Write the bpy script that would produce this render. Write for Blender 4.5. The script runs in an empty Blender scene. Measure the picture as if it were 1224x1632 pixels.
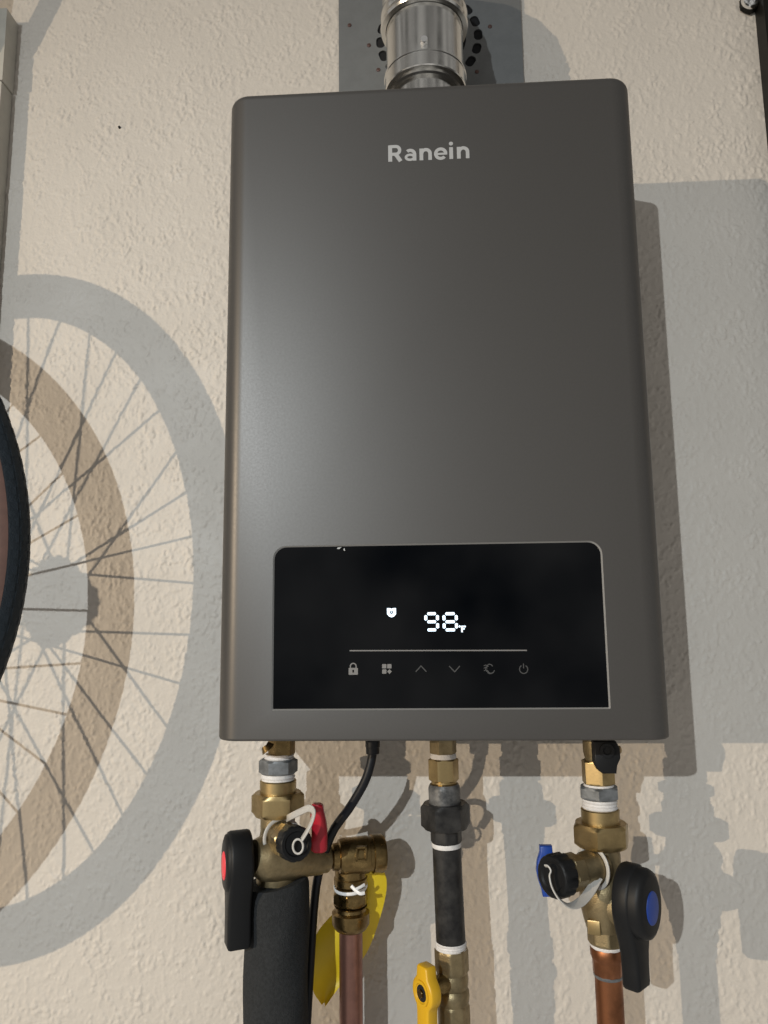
import bpy, bmesh, math
import numpy as np
from mathutils import Vector, Matrix

sc = bpy.context.scene
C = sc.collection
V = Vector

# ------------------------------------------------------------------ camera, world, lamps, exposure
CAM = V((-0.0098, -0.7812, 0.0933))
PITCH, YAW, ROLL, FPX = 0.1454, 0.0542, -0.0113, 1185.2
fwd = V((-math.sin(YAW) * math.cos(PITCH), math.cos(YAW) * math.cos(PITCH), math.sin(PITCH)))
right0 = V((math.cos(YAW), math.sin(YAW), 0))
up0 = right0.cross(fwd)
cright = right0 * math.cos(ROLL) + up0 * math.sin(ROLL)
cup = -right0 * math.sin(ROLL) + up0 * math.cos(ROLL)
cam = bpy.data.cameras.new('camera')
cam.sensor_fit = 'VERTICAL'
cam.sensor_height = 36.0
cam.lens = 36.0 * FPX / 1632.0
cam.clip_start = 0.02
cam.clip_end = 100
camo = bpy.data.objects.new('camera', cam)
C.objects.link(camo)
camo.matrix_world = Matrix((
    (cright.x, cup.x, -fwd.x, CAM.x),
    (cright.y, cup.y, -fwd.y, CAM.y),
    (cright.z, cup.z, -fwd.z, CAM.z),
    (0, 0, 0, 1)))
sc.camera = camo

world = bpy.data.worlds.new('World')
sc.world = world
world.use_nodes = True
wbg = world.node_tree.nodes['Background']
wbg.inputs[0].default_value = (1.0, 0.97, 0.92, 1)
wbg.inputs[1].default_value = 0.31
wn_ = world.node_tree
wtc = wn_.nodes.new('ShaderNodeTexCoord')
wsep = wn_.nodes.new('ShaderNodeSeparateXYZ')
wn_.links.new(wtc.outputs['Generated'], wsep.inputs[0])
wgr = wn_.nodes.new('ShaderNodeMapRange')          # light concrete floor below, unlit ceiling above
wgr.inputs[1].default_value = -0.8
wgr.inputs[2].default_value = 0.8
wgr.inputs[3].default_value = 1.35
wgr.inputs[4].default_value = 0.65
wn_.links.new(wsep.outputs[2], wgr.inputs[0])
wno = wn_.nodes.new('ShaderNodeTexNoise')          # noise added so glass and chrome reflect an uneven, unseen room
wno.inputs['Scale'].default_value = 5.5
wno.inputs['Detail'].default_value = 3
wn_.links.new(wtc.outputs['Generated'], wno.inputs['Vector'])
wrm = wn_.nodes.new('ShaderNodeMapRange')
wrm.inputs[1].default_value = 0.36
wrm.inputs[2].default_value = 0.64
wrm.inputs[3].default_value = 0.15
wrm.inputs[4].default_value = 1.85
wn_.links.new(wno.outputs['Fac'], wrm.inputs[0])
wmu = wn_.nodes.new('ShaderNodeMath')
wmu.operation = 'MULTIPLY'
wn_.links.new(wgr.outputs[0], wmu.inputs[0])
wn_.links.new(wrm.outputs[0], wmu.inputs[1])
wm2 = wn_.nodes.new('ShaderNodeMath')
wm2.operation = 'MULTIPLY'
wm2.inputs[1].default_value = 0.31
wn_.links.new(wmu.outputs[0], wm2.inputs[0])
wn_.links.new(wm2.outputs[0], wbg.inputs[1])


def lamp(name, loc, power, color, size, aim, cone, blend):
    l = bpy.data.lights.new(name, 'SPOT')
    l.energy = power
    l.color = color
    l.shadow_soft_size = size
    l.spot_size = math.radians(cone)
    l.spot_blend = blend
    o = bpy.data.objects.new(name, l)
    C.objects.link(o)
    o.location = loc
    o.rotation_euler = (V(aim) - V(loc)).to_track_quat('-Z', 'Y').to_euler()
    return o


# a warm lamp far off to the left and a cool ceiling lamp behind the camera's left shoulder
lamp('warm_lamp', (-3.090, -2.993, 0.484), 385, (1.0, 0.81, 0.58), 0.010, (-0.15, 0, -0.6), 62, 1.0)
lamp('cool_lamp', (-0.9045, -2.549, 0.829), 155, (0.88, 0.96, 1.0), 0.010, (0.0, 0, -0.6), 80, 1.0)

sc.view_settings.view_transform = 'Standard'
sc.view_settings.look = 'None'
sc.view_settings.exposure = 0.0
sc.view_settings.gamma = 1.0
sc.cycles.use_denoising = True
sc.cycles.max_bounces = 8
sc.cycles.sample_clamp_indirect = 4.0


# ------------------------------------------------------------------ helpers
def at(u, v, y):
    """measured sighting (u, v) carried to the plane at distance y from the wall"""
    d = fwd + cright * ((u - 612.0) / FPX) - cup * ((v - 816.0) / FPX)
    return CAM + d * ((y - CAM.y) / d.y)


def px(n, y):
    return n * (y - CAM.y) / FPX


def obj(name, bm, mat, parent=None, smooth=35, keep=False):
    me = bpy.data.meshes.new(name)
    if parent is not None:
        off = world_loc(parent)
        bmesh.ops.translate(bm, verts=bm.verts, vec=-off)
    bmesh.ops.recalc_face_normals(bm, faces=bm.faces)
    if smooth:
        for f in bm.faces:
            f.smooth = True
    bm.to_mesh(me)
    bm.free()
    if smooth:
        me.set_sharp_from_angle(angle=math.radians(smooth))
    me.materials.append(mat)
    o = bpy.data.objects.new(name, me)
    C.objects.link(o)
    if parent is not None:
        o.parent = parent
    return o


def world_loc(o):
    l = V(o.location)
    while o.parent:
        o = o.parent
        l += o.location
    return l


def tag(o, label, cat, group=None, kind=None):
    if label:
        o['label'] = label
    if cat:
        o['category'] = cat
    if group:
        o['group'] = group
    if kind:
        o['kind'] = kind
    return o


def thing(name, label, cat, loc, group=None):
    o = bpy.data.objects.new(name, None)
    o.empty_display_size = 0.02
    C.objects.link(o)
    o.location = loc
    return tag(o, label, cat, group)


def basis(axis, ref=V((0, 0, 1))):
    a = V(axis).normalized()
    if abs(a.dot(ref)) > 0.95:
        ref = V((1, 0, 0))
    e1 = ref.cross(a).normalized()
    e2 = a.cross(e1)
    return a, e1, e2


def rings_mesh(bm, rings, closed=False, cap0=True, cap1=True):
    vs = [[bm.verts.new(p) for p in r] for r in rings]
    n = len(vs[0])
    m = len(vs)
    for i in range(m if closed else m - 1):
        a, b = vs[i], vs[(i + 1) % m]
        for j in range(n):
            k = (j + 1) % n
            bm.faces.new((a[j], a[k], b[k], b[j]))
    if not closed:
        if cap0:
            bm.faces.new(list(reversed(vs[0])))
        if cap1:
            bm.faces.new(vs[-1])


PS = 1.02


def lathe(bm, p0, axis, prof, seg=36, cap0=True, cap1=True):
    a, e1, e2 = basis(axis)
    p0 = V(p0)
    rings = []
    for t, r in prof:
        rings.append([p0 + a * t + (e1 * math.cos(2 * math.pi * j / seg) + e2 * math.sin(2 * math.pi * j / seg)) * (r * PS) for j in range(seg)])
    rings_mesh(bm, rings, cap0=cap0, cap1=cap1)


def nut(bm, p0, axis, h, af, cham=0.0015, rot=0.0, sides=6):
    """six (or eight) sided nut with turned chamfers"""
    a, e1, e2 = basis(axis)
    p0 = V(p0)
    ap = af / 2 * PS
    st = 2 * math.pi / sides
    R = ap / math.cos(st / 2)
    seg = sides * 8
    rings = []
    for t, lim in ((0, ap * 0.985), (cham * 0.9, R * 0.995), (cham * 1.4, R), (h - cham * 1.4, R), (h - cham * 0.9, R * 0.995), (h, ap * 0.985)):
        ring = []
        for j in range(seg):
            th = 2 * math.pi * j / seg
            d = (th + st / 2) % st - st / 2
            r = min(lim, ap / math.cos(d), R * 0.985)
            ring.append(p0 + a * t + (e1 * math.cos(th + rot) + e2 * math.sin(th + rot)) * r)
        rings.append(ring)
    rings_mesh(bm, rings)


def catmull(pts, n=8):
    P = [V(p) for p in pts]
    P = [P[0] * 2 - P[1]] + P + [P[-1] * 2 - P[-2]]
    out = []
    for i in range(1, len(P) - 2):
        for k in range(n):
            t = k / n
            p0, p1, p2, p3 = P[i - 1:i + 3]
            out.append(0.5 * ((2 * p1) + (p2 - p0) * t + (2 * p0 - 5 * p1 + 4 * p2 - p3) * t * t + (3 * p1 - p0 - 3 * p2 + p3) * t ** 3))
    out.append(P[-2])
    return out


def sweep(bm, pts, prof, ref=V((0, -1, 0)), closed=False):
    """prof: list of (side, normal) offsets swept along pts"""
    rings = []
    n = len(pts)
    prev = None
    for i, p in enumerate(pts):
        if closed:
            t = (pts[(i + 1) % n] - pts[i - 1]).normalized()
        else:
            t = (pts[min(i + 1, n - 1)] - pts[max(i - 1, 0)]).normalized()
        r = V(ref) if prev is None else prev
        nrm = (r - t * r.dot(t))
        if nrm.length < 1e-6:
            nrm = t.orthogonal()
        nrm.normalize()
        prev = nrm
        s = t.cross(nrm)
        rings.append([V(p) + s * a + nrm * b for a, b in prof])
    rings_mesh(bm, rings, closed=closed)


def circ(r, n=16):
    return [(r * math.cos(2 * math.pi * k / n), r * math.sin(2 * math.pi * k / n)) for k in range(n)]


def rect(w, h, c=0.25):
    c = min(w, h) * c
    w /= 2
    h /= 2
    return [(w - c, h), (-w + c, h), (-w, h - c), (-w, -h + c), (-w + c, -h), (w - c, -h), (w, -h + c), (w, h - c)]


def rrect(x0, z0, x1, z1, rbl, rbr, rtr, rtl, n=8):
    out = []
    for cx, cz, r, a0 in ((x0 + rbl, z0 + rbl, rbl, 180), (x1 - rbr, z0 + rbr, rbr, 270), (x1 - rtr, z1 - rtr, rtr, 0), (x0 + rtl, z1 - rtl, rtl, 90)):
        for k in range(n + 1):
            t = math.radians(a0 + 90 * k / n)
            out.append((cx + r * math.cos(t), cz + r * math.sin(t)))
    return out


def slab(bm, outline, y0, y1):
    """outline in x,z extruded from y0 to y1"""
    rings_mesh(bm, [[V((x, y, z)) for x, z in outline] for y in (y0, y1)])


def slab_b(bm, o, e1, e2, n, outline, t0, t1, bev):
    """outline in the plane e1,e2 extruded along n from t0 to t1, rim rounded at both faces"""
    cx = sum(p[0] for p in outline) / len(outline)

    def inset(d):
        m = len(outline)
        res = []
        for i in range(m):
            p = V(outline[i] + (0,))
            a = (p - V(outline[i - 1] + (0,)))
            b = (V(outline[(i + 1) % m] + (0,)) - p)
            if a.length < 1e-9:
                a = b
            if b.length < 1e-9:
                b = a
            t = (a.normalized() + b.normalized()).normalized()
            res.append((p.x - t.y * d, p.y + t.x * d))
        return res
    rings = []
    for t, d in ((t0, bev), (t0 + bev * 0.3, bev * 0.3), (t0 + bev, 0), (t1 - bev, 0), (t1 - bev * 0.3, bev * 0.3), (t1, bev)):
        rings.append([o + e1 * a + e2 * b + n * t for a, b in inset(d)])
    rings_mesh(bm, rings)


def bake(o, mods):
    """evaluate modifiers into the mesh"""
    dg = bpy.context.evaluated_depsgraph_get()
    dg.update()
    me = bpy.data.meshes.new_from_object(o.evaluated_get(dg))
    o.modifiers.clear()
    o.data = me


# ------------------------------------------------------------------ materials
def mat(name, col, rough=0.5, metal=0.0, var=0.0, vscale=40, bump=0.0, bscale=300, spec=0.5, coat=0.0, emit=None, estr=0, sss=0.0, col2=None, rvar=0.0, trans=0.0):
    m = bpy.data.materials.new(name)
    m.use_nodes = True
    nt = m.node_tree
    b = nt.nodes['Principled BSDF']
    b.inputs['Base Color'].default_value = (*col, 1)
    b.inputs['Roughness'].default_value = rough
    b.inputs['Metallic'].default_value = metal
    b.inputs['Specular IOR Level'].default_value = spec
    b.inputs['Coat Weight'].default_value = coat
    b.inputs['Coat Roughness'].default_value = 0.05
    if emit:
        b.inputs['Emission Color'].default_value = (*emit, 1)
        b.inputs['Emission Strength'].default_value = estr
    if sss:
        b.inputs['Subsurface Weight'].default_value = sss
        b.inputs['Subsurface Radius'].default_value = (0.004, 0.004, 0.004)
        b.inputs['Subsurface Scale'].default_value = 1.0
    if trans:
        b.inputs['Transmission Weight'].default_value = trans
    tc = nt.nodes.new('ShaderNodeTexCoord')
    if var or rvar:
        n = nt.nodes.new('ShaderNodeTexNoise')
        n.inputs['Scale'].default_value = vscale
        n.inputs['Detail'].default_value = 6
        n.inputs['Roughness'].default_value = 0.6
        nt.links.new(tc.outputs['Object'], n.inputs['Vector'])
        rp = nt.nodes.new('ShaderNodeMapRange')
        rp.inputs[1].default_value = 0.35
        rp.inputs[2].default_value = 0.65
        nt.links.new(n.outputs['Fac'], rp.inputs[0])
        if var:
            mx = nt.nodes.new('ShaderNodeMix')
            mx.data_type = 'RGBA'
            c2 = col2 or tuple(c * (1 - var) for c in col)
            mx.inputs[6].default_value = (*col, 1)
            mx.inputs[7].default_value = (*c2, 1)
            nt.links.new(rp.outputs[0], mx.inputs[0])
            nt.links.new(mx.outputs[2], b.inputs['Base Color'])
        if rvar:
            r2 = nt.nodes.new('ShaderNodeMapRange')
            r2.inputs[3].default_value = max(0.02, rough - rvar)
            r2.inputs[4].default_value = min(1, rough + rvar)
            nt.links.new(rp.outputs[0], r2.inputs[0])
            nt.links.new(r2.outputs[0], b.inputs['Roughness'])
    if bump:
        n2 = nt.nodes.new('ShaderNodeTexNoise')
        n2.inputs['Scale'].default_value = bscale
        n2.inputs['Detail'].default_value = 4
        nt.links.new(tc.outputs['Object'], n2.inputs['Vector'])
        bp = nt.nodes.new('ShaderNodeBump')
        bp.inputs['Strength'].default_value = bump
        bp.inputs['Distance'].default_value = 0.001
        nt.links.new(n2.outputs['Fac'], bp.inputs['Height'])
        nt.links.new(bp.outputs[0], b.inputs['Normal'])
    return m


M = {
    'wall': mat('wall_paint', (0.575, 0.53, 0.475), 0.55, var=0.05, vscale=9, bump=0.45, bscale=300, spec=0.35, rvar=0.08),
    'cover': mat('heater_paint', (0.100, 0.0955, 0.0915), 0.43, 0.6, bump=0.015, bscale=2200, spec=0.3, var=0.05, vscale=500, rvar=0.012),
    'chamfer': mat('cut_edge', (0.34, 0.335, 0.325), 0.35, 0.4),
    'glass': mat('black_glass', (0.0015, 0.002, 0.003), 0.035, spec=0.2, rvar=0.03, vscale=25),
    'led': mat('led_white', (0.8, 0.9, 1), 0.5, emit=(0.62, 0.83, 1.0), estr=1.25),
    'print': mat('icon_print', (0.17, 0.165, 0.16), 0.6),
    'print_dim': mat('icon_print_dim', (0.045, 0.045, 0.045), 0.6),
    'logo': mat('logo_print', (0.38, 0.38, 0.38), 0.55, 0.2),
    'steel': mat('stainless', (0.66, 0.65, 0.625), 0.2, 1.0, rvar=0.05, vscale=30, bump=0.02, bscale=200),
    'galv': mat('galvanised', (0.26, 0.275, 0.29), 0.5, 0.7, var=0.4, vscale=120, bump=0.1, bscale=500),
    'worn': mat('worn_fitting', (0.055, 0.057, 0.06), 0.5, 0.5, var=0.4, col2=(0.20, 0.20, 0.20), vscale=90, bump=0.3, bscale=350),
    'plate': mat('galvanised_sheet', (0.185, 0.19, 0.19), 0.55, 0.4, var=0.12, vscale=60, rvar=0.06),
    'dark': mat('shade_nail_black', (0.006, 0.006, 0.007), 0.9),  # black painted as shade in openings; also the nail head
    'brass': mat('brass', (0.45, 0.335, 0.165), 0.40, 1.0, var=0.28, vscale=90, rvar=0.08, bump=0.04, bscale=400),
    'dbrass': mat('dull_brass', (0.34, 0.27, 0.155), 0.46, 0.9, var=0.3, vscale=110, bump=0.25, bscale=900, rvar=0.08),
    'obrass': mat('old_brass', (0.29, 0.20, 0.085), 0.33, 1.0, var=0.4, vscale=120, bump=0.15, bscale=600, rvar=0.1),
    'copper': mat('copper', (0.32, 0.132, 0.062), 0.42, 0.9, var=0.45, vscale=45, rvar=0.12, bump=0.08, bscale=300),
    'dcopper': mat('dull_copper', (0.33, 0.168, 0.13), 0.40, 0.8, var=0.3, vscale=45, rvar=0.08),
    'black': mat('black_plastic', (0.0095, 0.010, 0.011), 0.46, bump=0.08, bscale=1800, spec=0.2),
    'iron': mat('black_iron', (0.010, 0.010, 0.011), 0.40, var=0.4, col2=(0.035, 0.034, 0.033), vscale=70, bump=0.2, bscale=400, rvar=0.12, spec=0.25),
    'foam': mat('foam_rubber', (0.030, 0.032, 0.034), 0.9, var=0.35, vscale=420, bump=0.9, bscale=900, spec=0.2),
    'cord': mat('cord_rubber', (0.005, 0.006, 0.009), 0.45, spec=0.3),
    'tape': mat('thread_tape', (0.72, 0.70, 0.69), 0.6, bump=0.5, bscale=900, var=0.12, vscale=300),
    'strap': mat('milky_plastic', (0.46, 0.445, 0.42), 0.38, sss=0.2),
    'red': mat('red_plastic', (0.42, 0.010, 0.024), 0.42),
    'redbtn': mat('red_button', (0.78, 0.05, 0.07), 0.45),
    'blue': mat('blue_plastic', (0.008, 0.05, 0.30), 0.42),
    'yellow': mat('yellow_lever', (0.66, 0.38, 0.012), 0.4, bump=0.05, bscale=600),
    'tag': mat('yellow_tag', (0.98, 0.70, 0.025), 0.42, var=0.06, vscale=60, bump=0.1, bscale=120),
    'tie': mat('white_nylon', (0.8, 0.8, 0.8), 0.4),
    'rubber': mat('tyre_rubber', (0.012, 0.020, 0.028), 0.75, bump=0.5, bscale=700, var=0.2, vscale=200),
    'rim': mat('rim_metal', (0.12, 0.07, 0.06), 0.4, 0.6),
    'sidewall': mat('tyre_sidewall', (0.105, 0.052, 0.040), 0.7, var=0.2, vscale=120),
    'film': mat('film_scrap', (0.35, 0.36, 0.36), 0.4),
    'spoke': mat('spoke_steel', (0.35, 0.35, 0.36), 0.3, 1.0),
    'hub': mat('hub_metal', (0.10, 0.10, 0.10), 0.4, 0.8),
    'rail': mat('rail_paint', (0.46, 0.44, 0.39), 0.5, var=0.1, vscale=60),
    'post': mat('black_post', (0.007, 0.006, 0.005), 0.5, spec=0.2),
    'chrome': mat('chrome', (0.85, 0.85, 0.85), 0.15, 1.0),
}


# ------------------------------------------------------------------ wall: sprayed texture coat, real relief
def build_wall():
    d = 0.00125
    xf = np.arange(-0.64, 0.52, d)
    zf = np.arange(-0.42, 0.94, d)
    nx, nz = len(xf), len(zf)
    rng = np.random.default_rng(7)
    kx = np.fft.fftfreq(nx, d)[None, :]
    kz = np.fft.fftfreq(nz, d)[:, None]

    def field(lx, lz, band=0.5):
        w = np.fft.fft2(rng.standard_normal((nz, nx)))
        k = np.sqrt((kx * lx) ** 2 + (kz * lz) ** 2)
        f = np.real(np.fft.ifft2(w * np.exp(-((k - 1) / band) ** 2)))
        return f / f.std()

    def sst(x, a, b):
        t = np.clip((x - a) / (b - a), 0, 1)
        return t * t * (3 - 2 * t)
    g1 = field(0.0125, 0.016, 0.6)
    g2 = field(0.0064, 0.0082, 0.5)
    g3 = field(0.0040, 0.0046, 0.4)
    low = field(0.16, 0.16, 0.8)
    mid = field(0.045, 0.05, 0.8)
    blob = sst(g1 + 0.35 * g2 + 0.15 * g3 + 0.25 * mid, 0.45, 0.85)
    spat = sst(g2 + 0.35 * g3 + 0.3 * mid, 1.1, 1.6)
    pit = sst(-g2 - 0.4 * g3, 1.75, 2.3)
    amp = 0.85 + 0.3 * np.clip(mid * 0.6 + low * 0.4, -1.5, 1.5)
    h = (0.00042 * blob + 0.00050 * spat - 0.00032 * pit + 0.00004 * g3 + 0.00006 * g1) * amp + 0.00014 * low
    ex = np.clip(np.minimum(np.arange(nx), nx - 1 - np.arange(nx)) / 12.0, 0, 1)[None, :]
    ez = np.clip(np.minimum(np.arange(nz), nz - 1 - np.arange(nz)) / 12.0, 0, 1)[:, None]
    h = h * ex * ez
    xs = np.concatenate([[-2.4, -1.6, -1.0], xf, [0.9, 1.5, 2.2]])
    zs = np.concatenate([[-1.2, -0.8], zf, [1.2, 1.5]])
    H = np.zeros((len(zs), len(xs)))
    H[2:-2, 3:-3] = h
    X, Z = np.meshgrid(xs, zs)
    co = np.stack([X, -H, Z], -1).reshape(-1, 3).astype(np.float32)
    n, m = len(xs), len(zs)
    i = (np.arange(m - 1)[:, None] * n + np.arange(n - 1)[None, :]).ravel()
    quads = np.stack([i, i + 1, i + n + 1, i + n], 1).astype(np.int32)
    me = bpy.data.meshes.new('wall')
    me.vertices.add(len(co))
    me.vertices.foreach_set('co', co.ravel())
    me.loops.add(quads.size)
    me.loops.foreach_set('vertex_index', quads.ravel())
    me.polygons.add(len(quads))
    me.polygons.foreach_set('loop_start', np.arange(0, quads.size, 4, dtype=np.int32))
    me.polygons.foreach_set('use_smooth', np.ones(len(quads), dtype=bool))
    me.update(calc_edges=True)
    me.materials.append(M['wall'])
    o = bpy.data.objects.new('wall', me)
    C.objects.link(o)
    tag(o, 'beige textured garage wall behind the heater', None, kind='structure')


build_wall()

# ------------------------------------------------------------------ water heater
HW, HH, YF, YB = 0.1800, 0.5665, -0.180, -0.018
heater = thing('water_heater', 'dark grey tankless gas water heater with black touch display, hung on wall', 'water heater', (0, YB, 0))
bm = bmesh.new()
rings = []
rb, rt = 0.0022, 0.0080
prof = [(rb - rb * math.cos(math.radians(t)), rb - rb * math.sin(math.radians(t))) for t in range(0, 91, 18)]
prof += [(HH - rt + rt * math.sin(math.radians(t)), rt - rt * math.cos(math.radians(t))) for t in range(0, 91, 9)]
for z, d in prof:
    rings.append([V((x_, y_, z)) for x_, y_ in rrect(-HW + d, YF + d, HW - d, YB, .019 - d, .019 - d, .001, .001, 12)])
rings_mesh(bm, rings)
housing = obj('housing', bm, M['cover'], heater, smooth=0)
PX0, PX1, PZ0, PZ1 = -0.1338, 0.1318, 0.0238, 0.1550
bm = bmesh.new()
hole = rrect(PX0, PZ0, PX1, PZ1, 0.0012, 0.0012, 0.011, 0.011)
slab(bm, hole, YF - 0.01, YF + 0.0035)
cut = obj('cutter', bm, M['dark'], None, smooth=0)
mod = housing.modifiers.new('cut', 'BOOLEAN')
mod.object = cut
mod.operation = 'DIFFERENCE'
mod.solver = 'EXACT'
bake(housing, None)
bpy.data.objects.remove(cut)
for p in housing.data.polygons:
    p.use_smooth = True
housing.data.set_sharp_from_angle(angle=math.radians(32))
cn_ = M['cover'].node_tree
ctan = cn_.nodes.new('ShaderNodeTangent')
ctan.direction_type = 'RADIAL'
ctan.axis = 'Z'
cb = cn_.nodes['Principled BSDF']
cn_.links.new(ctan.outputs[0], cb.inputs['Tangent'])
cb.inputs['Anisotropic'].default_value = 0.32
cb.inputs['Anisotropic Rotation'].default_value = 0.25

for sx in (-1, 1):
    bm = bmesh.new()
    slab(bm, rrect(sx * .08 - .03, .50, sx * .08 + .03, .54, .002, .002, .002, .002, 3), YB + .0003, -.0008)
    obj('mounting_bracket', bm, M['plate'], heater, smooth=30)

# cut rim of the window: a slanting strip
bm = bmesh.new()
inn = rrect(PX0 + .0013, PZ0 + .0013, PX1 - .0013, PZ1 - .0013, 0.0006, 0.0006, 0.0100, 0.0100)
rings_mesh(bm, [[V((x, YF - 0.0002, z)) for x, z in hole], [V((x, YF + 0.0016, z)) for x, z in inn]], cap0=False, cap1=False)
obj('bezel', bm, M['chamfer'], heater, smooth=50)
YG = YF + 0.0013
bm = bmesh.new()
slab(bm, rrect(PX0 + .0006, PZ0 + .0006, PX1 - .0006, PZ1 - .0006, 0.0008, 0.0008, 0.0104, 0.0104), YG, YG + 0.002)
panel = obj('display_panel', bm, M['glass'], heater, smooth=0)


def flat(bm, outline, t=0.00012, lift=0.00008):
    slab(bm, outline, YG - lift - t, YG - lift)


def stroke(bm, pts, w, t=0.00012, lift=0.00008):
    """flat printed line of width w along 2-D points"""
    for i, ((x0, z0), (x1, z1)) in enumerate(zip(pts[:-1], pts[1:])):
        lift += 0.000004
        d = V((x1 - x0, z1 - z0))
        if d.length < 1e-9:
            continue
        d.normalize()
        n = V((-d.y, d.x)) * (w / 2)
        e = d * (w * 0.35)
        slab(bm, [(x0 - e.x + n.x, z0 - e.y + n.y), (x0 - e.x - n.x, z0 - e.y - n.y), (x1 + e.x - n.x, z1 + e.y - n.y), (x1 + e.x + n.x, z1 + e.y + n.y)], YG - lift - t, YG - lift)


def P2(u, v):
    p = at(u, v, YG)
    return p.x, p.z


def arc(cx, cz, r, a0, a1, n=14):
    return [(cx + r * math.cos(math.radians(a0 + (a1 - a0) * k / n)), cz + r * math.sin(math.radians(a0 + (a1 - a0) * k / n))) for k in range(n + 1)]


def digit(segs, x0, x1, z0, z1):
    bm = bmesh.new()
    w = 0.0023
    zm = (z0 + z1) / 2
    g = 0.0002
    h = w / 2
    geo = {'a': ((x0, z1), (x1, z1)), 'g': ((x0, zm), (x1, zm)), 'd': ((x0, z0), (x1, z0)),
           'f': ((x0, zm), (x0, z1)), 'b': ((x1, zm), (x1, z1)), 'e': ((x0, z0), (x0, zm)), 'c': ((x1, z0), (x1, zm))}
    for s in segs:
        (ax, az), (bx, bz) = geo[s]
        d = V((bx - ax, bz - az)).normalized()
        n = V((-d.y, d.x))
        A = V((ax, az)) + d * (h * 0.7 + g)
        B = V((bx, bz)) - d * (h * 0.7 + g)
        pts = [A, A + d * h * .6 + n * h, B - d * h * .6 + n * h, B, B - d * h * .6 - n * h, A + d * h * .6 - n * h]
        flat(bm, [(p.x, p.y) for p in reversed(pts)])
    return obj('digit', bm, M['led'], panel, smooth=0)


a = P2(679, 1004)
b = P2(697, 978)
digit('abcdfg', a[0], b[0], a[1], b[1])
a = P2(708, 1004)
b = P2(727, 978)
digit('abcdefg', a[0], b[0], a[1], b[1])
bm = bmesh.new()
x, z = P2(735, 1001)
stroke(bm, [(x + .0006, z - .0028), (x + .0006, z + .0012), (x + .0032, z + .0012)], .0012)
stroke(bm, [(x + .0006, z - .0006), (x + .0024, z - .0006)], .0010)
flat(bm, arc(x - .0012, z + .0013, .0008, 0, 350, 10))
obj('degree_mark', bm, M['led'], panel, smooth=0)
bm = bmesh.new()
x, z = P2(624, 976)
sh = [(-.0036, .0034), (-.0012, .0034), (0, .0028), (.0012, .0034), (.0036, .0034), (.0036, -.0012), (.0020, -.0032), (0, -.0039), (-.0020, -.0032), (-.0036, -.0012)]
outer = [(x + p, z + q) for p, q in sh]
inner = [(x + p * .36, z + q * .32 - .0001) for p, q in sh]
for i in range(len(sh)):
    j = (i + 1) % len(sh)
    flat(bm, [outer[j], outer[i], inner[i], inner[j]])
flat(bm, arc(x, z - .0001, .0004, 0, 330, 8))
obj('status_icon', bm, M['led'], panel, smooth=0)
bm = bmesh.new()
a = P2(558, 1037)
b = P2(839, 1036.5)
stroke(bm, [a, b], 0.00095)
obj('divider_line', bm, M['print'], panel, smooth=0)


def icon(u, v, kind, m):
    bm = bmesh.new()
    x, z = P2(u, v)
    k = 0.001
    if kind == 'lock':
        o = rrect(x - 3.6 * k, z - 4.4 * k, x + 3.6 * k, z + 1.2 * k, .5 * k, .5 * k, .5 * k, .5 * k, 3)
        # body with a keyhole: two halves round a slot
        flat(bm, rrect(x - 3.7 * k, z - 4.6 * k, x - .65 * k, z + .8 * k, .5 * k, .1 * k, .1 * k, .5 * k, 3))
        flat(bm, rrect(x + .65 * k, z - 4.6 * k, x + 3.7 * k, z + .8 * k, .1 * k, .5 * k, .5 * k, .1 * k, 3))
        flat(bm, [(x - .66 * k, z - 4.6 * k), (x + .66 * k, z - 4.6 * k), (x + .66 * k, z - 2.9 * k), (x - .66 * k, z - 2.9 * k)])
        flat(bm, [(x - .66 * k, z - .7 * k), (x + .66 * k, z - .7 * k), (x + .66 * k, z + .8 * k), (x - .66 * k, z + .8 * k)])
        stroke(bm, [(x - 2.3 * k, z + .8 * k)] + arc(x, z + 2.0 * k, 2.3 * k, 180, 0) + [(x + 2.3 * k, z + .8 * k)], 0.9 * k)
    elif kind == 'grid':
        for dx in (-1, 1):
            for dz in (-1, 1):
                if dx > 0 and dz < 0:
                    flat(bm, [(x + 2.05 * k, z - 4 * k), (x + 4 * k, z - 2.05 * k), (x + 2.05 * k, z - .3 * k), (x + .3 * k, z - 2.05 * k)])
                    continue
                flat(bm, rrect(x + dx * 2.05 * k - 1.7 * k, z + dz * 2.05 * k - 1.7 * k, x + dx * 2.05 * k + 1.7 * k, z + dz * 2.05 * k + 1.7 * k, .5 * k, .5 * k, .5 * k, .5 * k, 3))
    elif kind == 'up':
        stroke(bm, [(x - 4 * k, z - 2 * k), (x, z + 2.3 * k), (x + 4 * k, z - 2 * k)], .8 * k)
    elif kind == 'down':
        stroke(bm, [(x - 4 * k, z + 2 * k), (x, z - 2.3 * k), (x + 4 * k, z + 2 * k)], .8 * k)
    elif kind == 'fan':
        for a0 in (20, 95, 170):
            c = math.radians(a0 + 90)
            stroke(bm, arc(x + .8 * k + 1.5 * k * math.cos(c), z + 1.5 * k * math.sin(c), 2.2 * k, a0, a0 + 150, 9), .7 * k)
        stroke(bm, arc(x + 1.2 * k, z - .8 * k, 2.6 * k, 200, 350, 9), .7 * k)
        for dz in (2.4, .6, -1.4):
            stroke(bm, [(x - 4.2 * k, z + dz * k), (x - 2.8 * k, z + (dz + .7) * k), (x - 1.8 * k, z + dz * k)], .6 * k)
    elif kind == 'power':
        stroke(bm, arc(x, z - .3 * k, 3.2 * k, 125, 415, 20), .75 * k)
        stroke(bm, [(x, z + 3.9 * k), (x, z + .6 * k)], .75 * k)
    obj(kind + '_icon', bm, m, panel, smooth=0)


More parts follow.
